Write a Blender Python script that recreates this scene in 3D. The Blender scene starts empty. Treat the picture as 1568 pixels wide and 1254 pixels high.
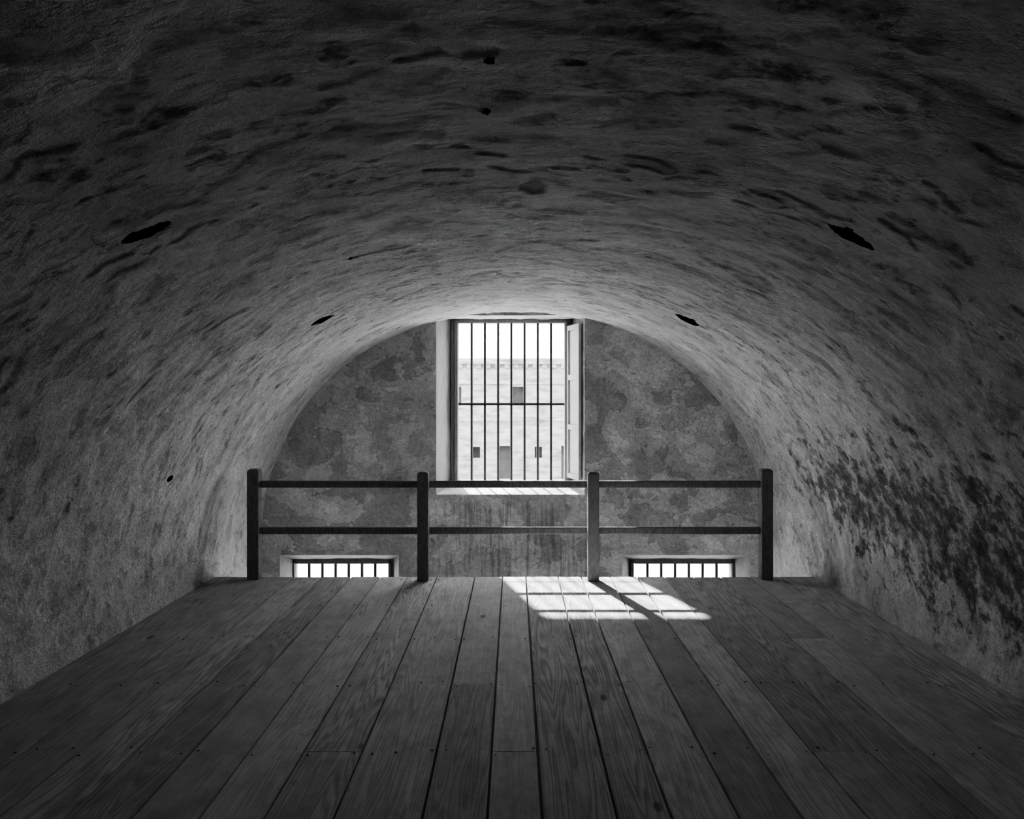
import bpy, math, random
import numpy as np
from mathutils import noise, Vector
random.seed(7)
S=bpy.context.scene
COL=S.collection
# ------------------------------------------------------------------ constants (metres)
EYE=1.73; D_EDGE=7.285; D_WALL=8.6; D_GRILLE=9.1; ZL=-2.6
A=2.90; B=2.72; NEXP=2.15
# ------------------------------------------------------------------ node helpers
class NT:
    def __init__(s,name):
        s.m=bpy.data.materials.new(name); s.m.use_nodes=True
        s.t=s.m.node_tree; s.t.nodes.clear()
        s.out=s.n('ShaderNodeOutputMaterial'); s.b=s.n('ShaderNodeBsdfPrincipled')
        s.l(s.b.outputs[0],s.out.inputs[0])
        s.tc=s.n('ShaderNodeTexCoord')
    def n(s,t,**k):
        nd=s.t.nodes.new(t)
        for a,b in k.items(): setattr(nd,a,b)
        return nd
    def l(s,a,b): s.t.links.new(a,b)
    def put(s,inp,v):
        if isinstance(v,(int,float)): inp.default_value=v
        elif isinstance(v,tuple): inp.default_value=v
        else: s.l(v,inp)
    def math(s,op,a,b=0.0,c=0.0,clamp=False):
        nd=s.n('ShaderNodeMath',operation=op,use_clamp=clamp)
        s.put(nd.inputs[0],a); s.put(nd.inputs[1],b); s.put(nd.inputs[2],c)
        return nd.outputs[0]
    def attr(s,name):
        a=s.n('ShaderNodeAttribute'); a.attribute_name=name; return a.outputs['Fac']
    def mapv(s,scale=(1,1,1),loc=(0,0,0),src=None):
        nd=s.n('ShaderNodeMapping')
        s.l(src if src is not None else s.tc.outputs['Object'],nd.inputs[0])
        nd.inputs['Scale'].default_value=scale; nd.inputs['Location'].default_value=loc
        return nd.outputs[0]
    def noise(s,vec,scale,detail=4,rough=.55,dist=0.0):
        nd=s.n('ShaderNodeTexNoise'); s.l(vec,nd.inputs['Vector'])
        nd.inputs['Scale'].default_value=scale; nd.inputs['Detail'].default_value=detail
        nd.inputs['Roughness'].default_value=rough; nd.inputs['Distortion'].default_value=dist
        return nd.outputs[0]
    def rng(s,v,a,b,c=0.0,d=1.0,smooth=False):
        nd=s.n('ShaderNodeMapRange'); nd.interpolation_type='SMOOTHSTEP' if smooth else 'LINEAR'
        s.put(nd.inputs[0],v)
        for i,x in enumerate((a,b,c,d)): nd.inputs[i+1].default_value=x
        return nd.outputs[0]
    def gray(s,v):
        nd=s.n('ShaderNodeCombineColor')
        for i in range(3): s.put(nd.inputs[i],v)
        return nd.outputs[0]
    def bump(s,h,dist,strength=1.0,normal=None):
        nd=s.n('ShaderNodeBump'); nd.inputs['Strength'].default_value=strength
        nd.inputs['Distance'].default_value=dist; s.l(h,nd.inputs['Height'])
        if normal is not None: s.l(normal,nd.inputs['Normal'])
        return nd.outputs[0]
    def fin(s,col,rough=.9,normal=None,spec=.2,metal=0.0):
        s.l(s.gray(col),s.b.inputs['Base Color']); s.put(s.b.inputs['Roughness'],rough)
        s.b.inputs['Specular IOR Level'].default_value=spec
        s.b.inputs['Metallic'].default_value=metal
        if normal is not None: s.l(normal,s.b.inputs['Normal'])
        return s.m
    def mul(s,*a):
        r=a[0]
        for x in a[1:]: r=s.math('MULTIPLY',r,x)
        return r
    def add(s,*a):
        r=a[0]
        for x in a[1:]: r=s.math('ADD',r,x)
        return r

def vault_mat():
    t=NT('limewashed_vault_plaster'); base=.58
    big=t.attr('tone')                      # large tone drift
    g=t.attr('damp')                        # where limewash has come away
    m1=t.noise(t.mapv((.65,1.05,1.1),(5,2,1)),7.5,7,.67)
    m2=t.noise(t.mapv((.75,1.1,1.0),(1,7,3)),3.6,8,.68,.3)
    fn=t.noise(t.mapv((.9,1.1,1.0)),34,4,.73)
    up=t.rng(m1,.595,.601); lo=t.rng(m1,.41,.405); pl=t.rng(m2,.56,.565); pl2=t.rng(m2,.44,.435)
    stv=t.add(m1,t.mul(fn,.35),t.mul(m2,.35),t.mul(g,.40))
    st=t.rng(stv,1.08,1.22)
    sp=t.rng(t.add(fn,t.mul(m1,.5)),.575,.51)     # dark grit spots
    # flaked edge : thin pale outline of lifted limewash skins
    ed=t.rng(t.math('ABSOLUTE',t.math('SUBTRACT',m2,.555)),.0,.0045,1,0)
    c=t.mul(base,t.rng(big,-1.5,1,.35,1.08),t.rng(up,0,1,1,.80),t.rng(lo,0,1,1,.90),t.rng(pl,0,1,1,.82),t.rng(pl2,0,1,1,1.08),
            t.rng(m2,.35,.65,1.10,.88),t.rng(fn,.3,.7,.84,1.12),t.rng(st,0,1,1,.32),t.rng(sp,0,1,1,.52),t.rng(ed,0,1,1,1.12))
    h=t.add(t.mul(up,-.010),t.mul(lo,.008),t.mul(pl,-.018),t.mul(pl2,.012),t.mul(st,-.003),t.mul(fn,.016),t.mul(m1,.024),t.mul(sp,-.004))
    return t.fin(c,.95,t.bump(h,1.0,1.0),.05)

def end_mat():
    t=NT('patched_wall_plaster'); base=.54
    big=t.attr('tone')
    m1=t.noise(t.mapv((1,1,1.15),(3,0,7)),3.1,9,.68,.2)
    fn=t.noise(t.mapv((1,1,1)),26,4,.72)
    lw=t.noise(t.mapv((.9,1,1.3),(8,0,2)),1.1,3,.5,.8)
    mm=t.add(t.mul(m1,.42),t.mul(lw,.58))
    p1=t.rng(mm,.515,.520); p2=t.rng(mm,.445,.441); ed=t.rng(t.math('ABSOLUTE',t.math('SUBTRACT',mm,.512)),.0,.004,1,0)
    sk=t.noise(t.mapv((14,1,.9)),1.5,3,.6)
    gm=t.attr('drip')
    c=t.mul(base,t.rng(big,0,1,.74,1.17),t.rng(p1,0,1,1,.76),t.rng(p2,0,1,1,1.15),t.rng(ed,0,1,1,1.25),t.rng(m1,.35,.65,1.13,.82),
            t.rng(fn,.3,.7,.72,1.22),t.rng(t.mul(gm,t.rng(sk,.5,.62)),0,1,1,.62))
    h=t.add(t.mul(p1,-.012),t.mul(p2,.010),t.mul(fn,.020),t.mul(m1,.04))
    return t.fin(c,.95,t.bump(h,1.0,1.0),.05)

def wood_floor():
    t=NT('weathered_floorboards')
    r=t.attr('bv')
    sep=t.n('ShaderNodeSeparateXYZ'); t.l(t.tc.outputs['Object'],sep.inputs[0])
    cb=t.n('ShaderNodeCombineXYZ')
    t.l(t.math('ADD',sep.outputs[0],t.math('MULTIPLY',r,31.0)),cb.inputs[0])
    t.l(t.math('ADD',sep.outputs[1],t.math('MULTIPLY',r,57.0)),cb.inputs[1])
    v=cb.outputs[0]
    ring=t.noise(t.mapv((4.2,.22,1),src=v),1.5,2,.45)
    w=t.math('FRACT',t.math('MULTIPLY',ring,24.0))
    w=t.mul(t.rng(w,.0,.6),t.rng(w,.72,1.0,1,0))
    g=t.noise(t.mapv((80,1.1,1),src=v),2.0,4,.6)
    blot=t.noise(t.mapv((2.6,1.6,1),src=v),2.4,6,.76)
    kn=t.n('ShaderNodeTexVoronoi'); kn.inputs['Scale'].default_value=1.3
    t.l(t.mapv((1.6,.8,1),src=v),kn.inputs['Vector'])
    knot=t.rng(kn.outputs['Distance'],.03,.055,1,0)
    rr=t.math('FRACT',t.math('MULTIPLY',r,7.31))
    wm=t.add(1.0,t.mul(t.math('SUBTRACT',w,.75),t.rng(rr,.2,1,.08,.55)))
    worn=t.rng(blot,.62,.66)
    c=t.mul(.37,t.rng(r,0,1,.78,1.16),wm,t.rng(g,.3,.7,.84,1.12),
            t.rng(blot,.3,.7,.72,1.2),t.rng(worn,0,1,1,.7),t.rng(knot,0,1,1,.4))
    h=t.add(t.mul(g,.6),t.mul(w,.4),t.mul(blot,.8))
    return t.fin(c,.9,t.bump(h,.003,.7),.08)

def simple(name,val,rough=.7,nscale=20,var=.2,stretch=(1,1,1),bump=.002,spec=.3,metal=0.0):
    t=NT(name)
    a=t.noise(t.mapv(stretch),nscale,3,.6)
    c=t.math('MULTIPLY',val,t.rng(a,.3,.7,1-var,1+var))
    return t.fin(c,rough,t.bump(a,bump,.6) if bump else None,spec,metal)

M_vault=vault_mat()
M_end=end_mat()
M_floor=wood_floor()
M_rail=simple('dark_weathered_timber',.17,.9,14,.4,(8,8,1),.002,.05)
M_frame=simple('painted_window_timber',.42,.6,9,.18,(6,6,1),.002)
M_fgrey=simple('weathered_timber_and_jamb_shade',.22,.7,9,.22,(6,6,1),.002,.1)
M_fdark=simple('shade_toned_window_timber',.12,.7,9,.25,(6,6,1),.002,.1)  # lower frames and reveals: backlit shade put into the colour
M_iron=simple('rusted_iron',.045,.6,40,.3,(1,1,1),0,metal=.3)
M_nail=simple('nail_head',.02,.7,30,.2,(1,1,1),0)
M_stone=simple('lower_stone_floor',.6,.85,4,.2,(1,1,1),0)
M_void=simple('dark_masonry',.03,.95,5,.3,(1,1,1),0)
M_sand=simple('courtyard_gravel',.42,.95,3,.15,(1,1,1),0)
M_fac=simple('pale_fort_render',.165,.9,1.8,.5,(.6,1,2.2),0,.05)
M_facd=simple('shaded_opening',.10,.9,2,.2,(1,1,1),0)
M_timb=simple('rough_joist_timber',.06,.8,10,.25,(1,6,6),0)

# ------------------------------------------------------------------ mesh helpers
def mesh_obj(name,V,F,mats,smooth=False,mi=None,parent=None):
    me=bpy.data.meshes.new(name); me.from_pydata([tuple(v) for v in V],[],F); me.update()
    for m in mats: me.materials.append(m)
    if mi is not None: me.polygons.foreach_set('material_index',mi)
    if smooth: me.polygons.foreach_set('use_smooth',[True]*len(me.polygons))
    o=bpy.data.objects.new(name,me); COL.objects.link(o)
    if parent: o.parent=parent
    return o
def vattr(o,name,vals):
    a=o.data.attributes.new(name,'FLOAT','POINT'); a.data.foreach_set('value',[float(v) for v in vals])
def sm(v,a,b):
    t=min(1,max(0,(v-a)/(b-a))); return t*t*(3-2*t)
class MB:
    def __init__(s): s.V=[];s.F=[];s.M=[]
    def box(s,x0,x1,y0,y1,z0,z1,m=0):
        b=len(s.V)
        s.V+=[(x0,y0,z0),(x1,y0,z0),(x1,y1,z0),(x0,y1,z0),(x0,y0,z1),(x1,y0,z1),(x1,y1,z1),(x0,y1,z1)]
        for f in ((0,3,2,1),(4,5,6,7),(0,1,5,4),(1,2,6,5),(2,3,7,6),(3,0,4,7)):
            s.F.append(tuple(b+i for i in f)); s.M.append(m)
    def cyl(s,p,q,r,n=10,m=0):
        p=Vector(p);q=Vector(q);d=(q-p).normalized();u=d.orthogonal().normalized();w=d.cross(u)
        b=len(s.V)
        for c in (p,q):
            for i in range(n):
                a=2*math.pi*i/n; s.V.append(tuple(c+r*(math.cos(a)*u+math.sin(a)*w)))
        for i in range(n):
            j=(i+1)%n; s.F.append((b+i,b+j,b+n+j,b+n+i)); s.M.append(m)
        s.F.append(tuple(b+i for i in range(n))[::-1]); s.M.append(m)
        s.F.append(tuple(b+n+i for i in range(n))); s.M.append(m)
    def quadgrid(s,p00,p10,p11,p01,nu,nv,m=0,jit=0.0):
        b=len(s.V); P=[Vector(p) for p in (p00,p10,p11,p01)]
        nrm=(P[1]-P[0]).cross(P[3]-P[0]).normalized()
        for j in range(nv+1):
            for i in range(nu+1):
                u=i/nu;v=j/nv
                c=P[0]*(1-u)*(1-v)+P[1]*u*(1-v)+P[2]*u*v+P[3]*(1-u)*v
                if jit and 0<i<nu and 0<j<nv: c=c+nrm*jit*noise.noise(c*7)
                s.V.append(tuple(c))
        for j in range(nv):
            for i in range(nu):
                a=b+j*(nu+1)+i; s.F.append((a,a+1,a+nu+2,a+nu+1)); s.M.append(m)
    def obj(s,name,mats,parent=None,bevel=0,smooth=False,seg=2):
        o=mesh_obj(name,s.V,s.F,mats,smooth,s.M,parent)
        if bevel:
            md=o.modifiers.new('bevel','BEVEL'); md.width=bevel; md.segments=seg; md.limit_method='ANGLE'
        return o
def empty(name):
    e=bpy.data.objects.new(name,None); COL.objects.link(e); return e
def lines(a,b,step,extra=()):
    L=list(np.arange(a,b,step))+[b]
    for lo,hi,st in extra:
        L=[v for v in L if not(lo<v<hi)]+list(np.arange(lo,hi+1e-6,st))
    return np.unique(np.round(L,5))

# ------------------------------------------------------------------ barrel vault (ceiling)
t=np.linspace(0,math.pi,6001)
px=A*np.sign(np.cos(t))*np.abs(np.cos(t))**(2/NEXP); pz=B*np.abs(np.sin(t))**(2/NEXP)
ds=np.hypot(np.diff(px),np.diff(pz)); sl=np.concatenate([[0],np.cumsum(ds)]); LEN=sl[-1]
def prof(s):
    x=np.interp(s,sl,px); z=np.interp(s,sl,pz)
    e=.01; x2=np.interp(np.minimum(s+e,LEN),sl,px)-np.interp(np.maximum(s-e,0),sl,px)
    z2=np.interp(np.minimum(s+e,LEN),sl,pz)-np.interp(np.maximum(s-e,0),sl,pz)
    l=np.hypot(x2,z2); return x,z,z2/l,-x2/l
def s_of_x(x): return float(np.interp(-x,-px,sl))
holes=[(s_of_x(-1.48),3.02,.105,.060,-.10),(s_of_x(1.44),3.2,.115,.050,-.12),
       (s_of_x(-1.55),6.1,.105,.085,-.1),(s_of_x(1.48),6.4,.12,.080,-.1),
       (s_of_x(-.07),2.18,.018,.022,0),(s_of_x(-.094),2.58,.016,.020,0),
       (s_of_x(-2.70),5.9,.03,.05,0),(s_of_x(-1.0),4.6,.012,.016,0),(s_of_x(1.9),5.4,.014,.016,0)]
sx=[];yx=[]
for (s0,y0,a,b,k) in holes:
    sx.append((s0-a-.03,s0+a+.03,.008)); yx.append((y0-b-.03,y0+b+.03,.008))
SL=lines(0,LEN,.022,sx); YL=lines(1.4,8.7,.022,yx); YL=np.concatenate([np.arange(-2.5,1.39,.13),YL])
X,Z,NX,NZ=prof(SL)
ns=len(SL);ny=len(YL)
V=[];TONE=[];DAMP=[]
patch=(s_of_x(.09),3.52)
def damp(x,y,z):
    # flaking damp patch on right haunch, loss on the crown, small scattered areas
    wz=.32+.50*sm(y,7.5,4.2)
    zc=.84+.05*(y-4.6)
    g=.90*sm(x,1.9,2.5)*sm(y,2.2,3.8)*sm(y,8.4,6.4)*sm(abs(z-zc),wz+.55,wz*.1)
    g2=.62*sm(z,2.2,2.5)*sm(abs(x-.55),.95,.15)*sm(abs(y-2.1),1.0,.2)
    g3=.46*sm(z,1.5,2.0)*sm(abs(x-1.6),.8,.2)*sm(abs(y-3.0),1.3,.3)
    g4=.42*sm(z,1.5,2.0)*sm(abs(x+1.0),1.1,.2)*sm(abs(y-2.4),1.0,.3)
    return max(g,g2,g3,g4,.26)
for j in range(ny):
    y=float(YL[j])
    for i in range(ns):
        x=float(X[i]);z=float(Z[i]); p=Vector((x,y,z))
        b0=noise.noise(p*1.1)
        m0=noise.noise(Vector((x*2.4,y*3.0,z*2.8)))
        d=.014*b0+.004*m0
        q=noise.noise(Vector((x*6+9,y*8,z*7)))
        q2=noise.noise(Vector((x*15+3,y*17,z*16)))
        d+=.0045*q+.0026*q2
        n3=noise.noise(Vector((x*3.6+4,y*4.6+2,z*4.2)))+.5*q+.35*q2
        if n3>.32: d+=.007*min(1,(n3-.32)/.05)
        if n3<-.32: d-=.007*min(1,(-.32-n3)/.05)
        rr=math.hypot((SL[i]-patch[0])/.07,(y-patch[1])/.11)+.5*noise.noise(p*14)
        tn=.5+.42*b0+.30*m0+.25*q
        if rr<1: d+=.014*min(1,(1-rr)/.15); tn-=1.6
        if z<.15: d*=max(0,z/.15)
        V.append((x+NX[i]*d,y,z+NZ[i]*d)); TONE.append(tn); DAMP.append(damp(x,y,z))
F=[]
def inhole(s,y):
    for (s0,y0,a,b,k) in holes:
        u=(s-s0)/a; w=(y-y0-k*(s-s0))/b
        if abs(u)<1.3 and abs(w)<1.3:
            jt=.16*noise.noise(Vector((s*30,y*30,0)))
            if abs(u)**1.6+abs(w)**1.6<1+jt: return True
    return False
for j in range(ny-1):
    yc=(YL[j]+YL[j+1])/2
    for i in range(ns-1):
        if YL[j+1]-YL[j]<.0085 or SL[i+1]-SL[i]<.0085:
            if inhole((SL[i]+SL[i+1])/2,yc): continue
        a=j*ns+i; F.append((a,a+1,a+ns+1,a+ns))
MI=[0]*len(F)
SO=np.linspace(0,LEN,60); XO,ZO,NXo,NZo=prof(SO); b=len(V)
for yy in (-2.5,8.9):
    for i in range(60): V.append((float(XO[i]+NXo[i]*.35),yy,float(ZO[i]+NZo[i]*.35))); TONE.append(.5); DAMP.append(0)
for i in range(59): F.append((b+i,b+i+1,b+61+i,b+60+i)); MI.append(1)
ceiling=mesh_obj('ceiling',V,F,[M_vault,M_void],True,MI)
vattr(ceiling,'tone',TONE); vattr(ceiling,'damp',DAMP)

for nm,sg in (('wall_left',-1),('wall_right',1)):
    m=MB(); m.quadgrid((sg*A,-2.5,ZL-.05),(sg*A,8.7,ZL-.05),(sg*A,8.7,.0),(sg*A,-2.5,0),100,30,0,.01)
    m.quadgrid((sg*(A+.35),-2.5,ZL-.05),(sg*(A+.35),8.9,ZL-.05),(sg*(A+.35),8.9,.1),(sg*(A+.35),-2.5,.1),1,1,1)
    o=m.obj(nm,[M_vault,M_void],smooth=True); vattr(o,'tone',[.5+.4*noise.noise(Vector(v)*1.2) for v in m.V])
m=MB(); m.box(-3.4,3.4,-2.7,-2.5,ZL-.1,3.2); o=m.obj('wall_back',[M_void])

# ------------------------------------------------------------------ end wall with openings
def wall_holes(name,x0,x1,z0,z1,yf,yb,ops,step,mats,amp=.008,backmat=0):
    m=MB()
    for (y,off,am,st) in ((yf,0,amp,step),(yb,4,0,.6)):
        ex=[o[off] for o in ops]+[o[off+1] for o in ops]; ez=[o[off+2] for o in ops]+[o[off+3] for o in ops]
        def mk(a,b,ee):
            L=list(np.arange(a,b,st))+[b]; L=[v for v in L if all(abs(v-e)>st*.45 for e in ee)]+ee
            return np.unique(np.round(L,5))
        xs=mk(x0,x1,ex); zs=mk(z0,z1,ez); b=len(m.V)
        for z in zs:
            for x in xs:
                d=0
                if am:
                    e=min([max(o[off]-x,x-o[off+1],o[off+2]-z,z-o[off+3]) for o in ops])
                    fade=min(1,max(0,e/.08))
                    n3=noise.noise(Vector((x*2.1+5,1,z*2.4)))+.4*noise.noise(Vector((x*8,2,z*8)))
                    d=am*2*noise.noise(Vector((x*1.3,7,z*1.3)))+am*noise.noise(Vector((x*5,3,z*5)))
                    if n3>.15: d+=.010*min(1,(n3-.15)/.05)
                    if n3<-.25: d-=.009*min(1,(-.25-n3)/.05)
                    d*=fade
                m.V.append((float(x),y+d,float(z)))
        nx=len(xs)
        for j in range(len(zs)-1):
            for i in range(nx-1):
                xc=(xs[i]+xs[i+1])/2; zc=(zs[j]+zs[j+1])/2
                if any(o[off]<xc<o[off+1] and o[off+2]<zc<o[off+3] for o in ops): continue
                a=b+j*nx+i; m.F.append((a,a+1,a+nx+1,a+nx)); m.M.append(0 if y==yf else backmat)
    for o in ops:
        f=[(o[0],yf,o[2]),(o[1],yf,o[2]),(o[1],yf,o[3]),(o[0],yf,o[3])]
        g=[(o[4],yb,o[6]),(o[5],yb,o[6]),(o[5],yb,o[7]),(o[4],yb,o[7])]
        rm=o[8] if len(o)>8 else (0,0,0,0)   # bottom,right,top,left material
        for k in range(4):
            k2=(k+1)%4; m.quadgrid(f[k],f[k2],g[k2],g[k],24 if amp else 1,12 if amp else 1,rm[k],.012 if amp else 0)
    o=m.obj(name,mats,smooth=False)
    if amp:
        vattr(o,'tone',[.5+.6*noise.noise(Vector(v)*1.0)+.3*noise.noise(Vector(v)*4)+(.25*sm(v[2],.66,.6) if abs(v[0])<1.2 else 0) for v in m.V])
        vattr(o,'drip',[sm(v[2],.64,.45)*sm(abs(v[0]),1.15,.6) for v in m.V])
    return o
YB=9.2
ops=[(-.89,.81,.63,2.68, -.74,.68,.70,2.69,(0,0,0,2)),  # left jamb takes the darker timber colour to stand in for its shade
     (-2.68,-1.32,-1.95,-.065, -2.66,-1.50,-1.87,-.25,(1,1,1,1)),
     (1.24,2.70,-1.95,-.065, 1.43,2.64,-1.87,-.25,(1,1,1,1))]
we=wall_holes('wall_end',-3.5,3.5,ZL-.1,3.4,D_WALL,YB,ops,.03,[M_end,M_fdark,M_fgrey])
for p in we.data.polygons: p.use_smooth=True
md=we.modifiers.new('es','EDGE_SPLIT'); md.split_angle=math.radians(35)

# ------------------------------------------------------------------ windows : frame + iron grille
def window(name,x0,x1,z0,z1,nb,hz,fr=.075,fm=None,r=.0135):
    e=empty(name)
    m=MB(); y0=D_GRILLE-.03;y1=D_GRILLE+.07
    m.box(x0-fr,x0,y0,y1,z0-fr,z1+fr); m.box(x1,x1+fr,y0,y1,z0-fr,z1+fr)
    m.box(x0,x1,y0,y1,z1,z1+fr); m.box(x0,x1,y0,y1,z0-fr,z0)
    m.box(x0-fr*.5,x0-.005,y0-.03,y0,z0-.02,z1+.02); m.box(x1+.005,x1+fr*.5,y0-.03,y0,z0-.02,z1+.02)
    m.obj('frame',[fm or M_frame],e,.006)
    g=MB()
    for i in range(nb):
        x=x0+(x1-x0)*(i+1)/(nb+1); g.cyl((x,D_GRILLE,z0-.02),(x,D_GRILLE,z1+.02),r,10)
    for z in hz: g.box(x0,x1,D_GRILLE-.008,D_GRILLE+.008,z-.014,z+.014)
    g.obj('iron_bars',[M_iron],e,smooth=False)
    return e
w1=window('window_1',-.672,.609,.741,2.64,7,(1.66,),.09,M_fgrey,.0155)
w2=window('window_2',-2.64,-1.52,-1.85,-.27,6,(-1.1,),.09,M_fdark,.018)
w3=window('window_3',1.45,2.62,-1.85,-.27,6,(-1.1,),.09,M_fdark,.018)
m=MB(); L=.40; ang=math.atan2(.15,.5)
def leaf(a0,a1,z0,z1,th0,th1):
    b=len(m.V); hx,hy=.665,D_GRILLE-.045; dx,dy=math.sin(ang),-math.cos(ang); nx_,ny_=-math.cos(ang),-math.sin(ang)
    for z in (z0,z1):
        for (a,tt) in ((a0,th0),(a1,th0),(a1,th1),(a0,th1)):
            m.V.append((hx+dx*a+nx_*tt,hy+dy*a+ny_*tt,z))
    for f in ((0,3,2,1),(4,5,6,7),(0,1,5,4),(1,2,6,5),(2,3,7,6),(3,0,4,7)):
        m.F.append(tuple(b+i for i in f)); m.M.append(0)
leaf(0,.055,.78,2.60,0,.035); leaf(L-.055,L,.78,2.60,0,.035)
for z in (.78,1.36,1.95,2.54): leaf(.055,L-.055,z,z+.06,0,.035)
leaf(.055,L-.055,.84,2.54,.008,.016)
m.obj('casement_leaf',[M_frame],w1,.004)

# ------------------------------------------------------------------ floor : long boards with joints, joists, nails
seams=[-2.93,-2.66,-2.40,-2.13,-1.86,-1.58,-1.30,-1.03,-.745,-.38,-.11,.115,.425,.65,.93,1.19,1.46,1.74,2.0,2.28,2.56,2.93]
joists=[-2.4,-1.53,-.67,.2,1.07,1.94,2.81,3.68,4.55,5.42,6.29,7.16]
fixed={-1.03:[3.68],-.38:[4.55],-.11:[3.68],1.46:[3.68],-2.13:[5.42],2.0:[5.42]}
fb=MB(); bv=[]; nails=MB()
for k in range(len(seams)-1):
    a,b=seams[k],seams[k+1]
    ys=[-2.5]+sorted(fixed.get(a,[])+[random.choice([.2,1.07])])+[D_EDGE]
    for q in range(len(ys)-1):
        r=random.random(); zt=random.uniform(-.002,.001); n0=len(fb.F)
        g=random.uniform(.005,.009); g2=random.uniform(.003,.006)
        y1=ys[q+1]-(.001 if q<len(ys)-2 else random.uniform(0,.012))
        fb.box(a+g,b-g2,ys[q]+.001,y1,-.045,zt)
        bv+= [r]*(len(fb.F)-n0)
    for jy in joists[5:]:
        for fx in (.13,.87) if b-a<.3 else (.1,.5,.9):
            xx=a+(b-a)*(fx+random.uniform(-.06,.06)); yy=jy+random.uniform(-.045,.045)
            rr=random.uniform(.0035,.0075)
            if random.random()<.12: continue
            nails.cyl((xx,yy,-.01),(xx,yy,.0025),rr,8)
flo=fb.obj('floor',[M_floor],None,.0025)
at=flo.data.attributes.new('bv','FLOAT','FACE'); at.data.foreach_set('value',bv)
nails.obj('nail_heads',[M_nail],flo)
jm=MB()
jm.box(-2.88,2.88,-2.45,7.25,-.060,-.046)  # added dark sheet, stops light from below showing through board gaps
for jy in joists: jm.box(-2.88,2.88,jy-.06,jy+.06,-.22,-.061)
jm.obj('joists_and_leak_blocker',[M_timb],flo)
m=MB(); m.box(-3.2,3.2,-2.5,9.3,ZL-.15,ZL); m.obj('lower_floor',[M_stone])

# ------------------------------------------------------------------ railing
rl=empty('wooden_railing')
def post(name,x0,x1,y0,y1,h):
    m=MB(); m.box(x0,x1,y0,y1,0,h-.02)
    b=len(m.V); c=.018
    m.V+=[(x0,y0,h-.02),(x1,y0,h-.02),(x1,y1,h-.02),(x0,y1,h-.02),(x0+c,y0+c,h),(x1-c,y0+c,h),(x1-c,y1-c,h),(x0+c,y1-c,h)]
    for f in ((4,5,6,7),(0,1,5,4),(1,2,6,5),(2,3,7,6),(3,0,4,7)): m.F.append(tuple(b+i for i in f)); m.M.append(0)
    m.obj(name,[M_rail],rl,.006)
post('post_1',-2.545,-2.435,7.15,7.26,1.055); post('post_4',2.36,2.47,7.15,7.26,1.055)
post('post_2',-.915,-.81,7.09,7.19,1.035); post('post_3',.70,.805,7.09,7.19,1.035)
m=MB()
for (z0,z1) in ((.872,.940),(.428,.496)):
    m.box(-2.44,2.365,7.19,7.225,z0,z1)
m.obj('rails',[M_rail],rl,.012,seg=3)

# ------------------------------------------------------------------ outside : courtyard + opposite range
m=MB(); m.box(-60,60,9.2,90,ZL-.4,ZL-.1); m.obj('courtyard_ground',[M_sand])
YF=40
fops=[]
for k in range(-5,6):
    c=-.45+k*3.3
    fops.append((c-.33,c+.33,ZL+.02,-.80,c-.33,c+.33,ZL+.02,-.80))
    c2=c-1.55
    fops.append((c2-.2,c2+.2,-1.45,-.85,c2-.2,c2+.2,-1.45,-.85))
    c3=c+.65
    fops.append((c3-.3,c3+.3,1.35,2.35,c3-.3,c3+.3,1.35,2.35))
fo=wall_holes('opposite_building',-20,20,ZL-.1,3.8,YF,YF+.4,fops,.8,[M_fac,M_facd],0,1)
m=MB(); m.box(-20,20,YF+.9,YF+6,ZL-.1,3.6,1)
m.box(-20.1,20.1,YF-.25,YF+6,3.55,3.85,0); m.box(-20.05,20.05,YF-.14,YF,2.50,2.75,0); m.box(-20.05,20.05,YF-.1,YF,.55,.66,0)
for i in range(80): m.box(-20+i*.5,-20+i*.5+.25,YF-.2,YF,3.35,3.55,0)
m.obj('cornice_and_core',[M_fac,M_facd],fo)

# ------------------------------------------------------------------ light
w=bpy.data.worlds.new('bright_sky'); S.world=w; w.use_nodes=True
bg=w.node_tree.nodes['Background']; bg.inputs[0].default_value=(1,1,1,1); bg.inputs[1].default_value=9.0
sd=bpy.data.lights.new('sun','SUN'); sd.energy=30; sd.angle=math.radians(1.6)
so=bpy.data.objects.new('sun',sd); COL.objects.link(so); so.location=(-6,30,20)
so.rotation_euler=Vector((.94,-3.21,-2.64)).to_track_quat('-Z','Y').to_euler()
for i,(x,z,sx_,sz_) in enumerate(((-.03,1.69,1.5,2.1),(-2.08,-1.05,1.3,1.8),(2.03,-1.05,1.3,1.8))):
    ld=bpy.data.lights.new('sky_portal','AREA'); ld.shape='RECTANGLE'; ld.size=sx_; ld.size_y=sz_
    ld.cycles.is_portal=True
    lo=bpy.data.objects.new('sky_portal',ld); COL.objects.link(lo); lo.location=(x,YB+.03,z)
    lo.rotation_euler=Vector((0,-1,0)).to_track_quat('-Z','Z').to_euler()

# ------------------------------------------------------------------ camera
cd=bpy.data.cameras.new('camera'); co=bpy.data.objects.new('camera',cd); COL.objects.link(co)
co.location=(0,0,EYE); co.rotation_euler=(math.pi/2,0,0)
cd.sensor_width=36; cd.lens=1150/1568*36; cd.shift_x=-3/1568; cd.shift_y=-17/1568
cd.clip_start=.05; cd.clip_end=300
S.camera=co
S.view_settings.view_transform='AgX'
try: S.view_settings.look='AgX - Medium High Contrast'
except Exception as ex: print(ex)
S.view_settings.exposure=0.78
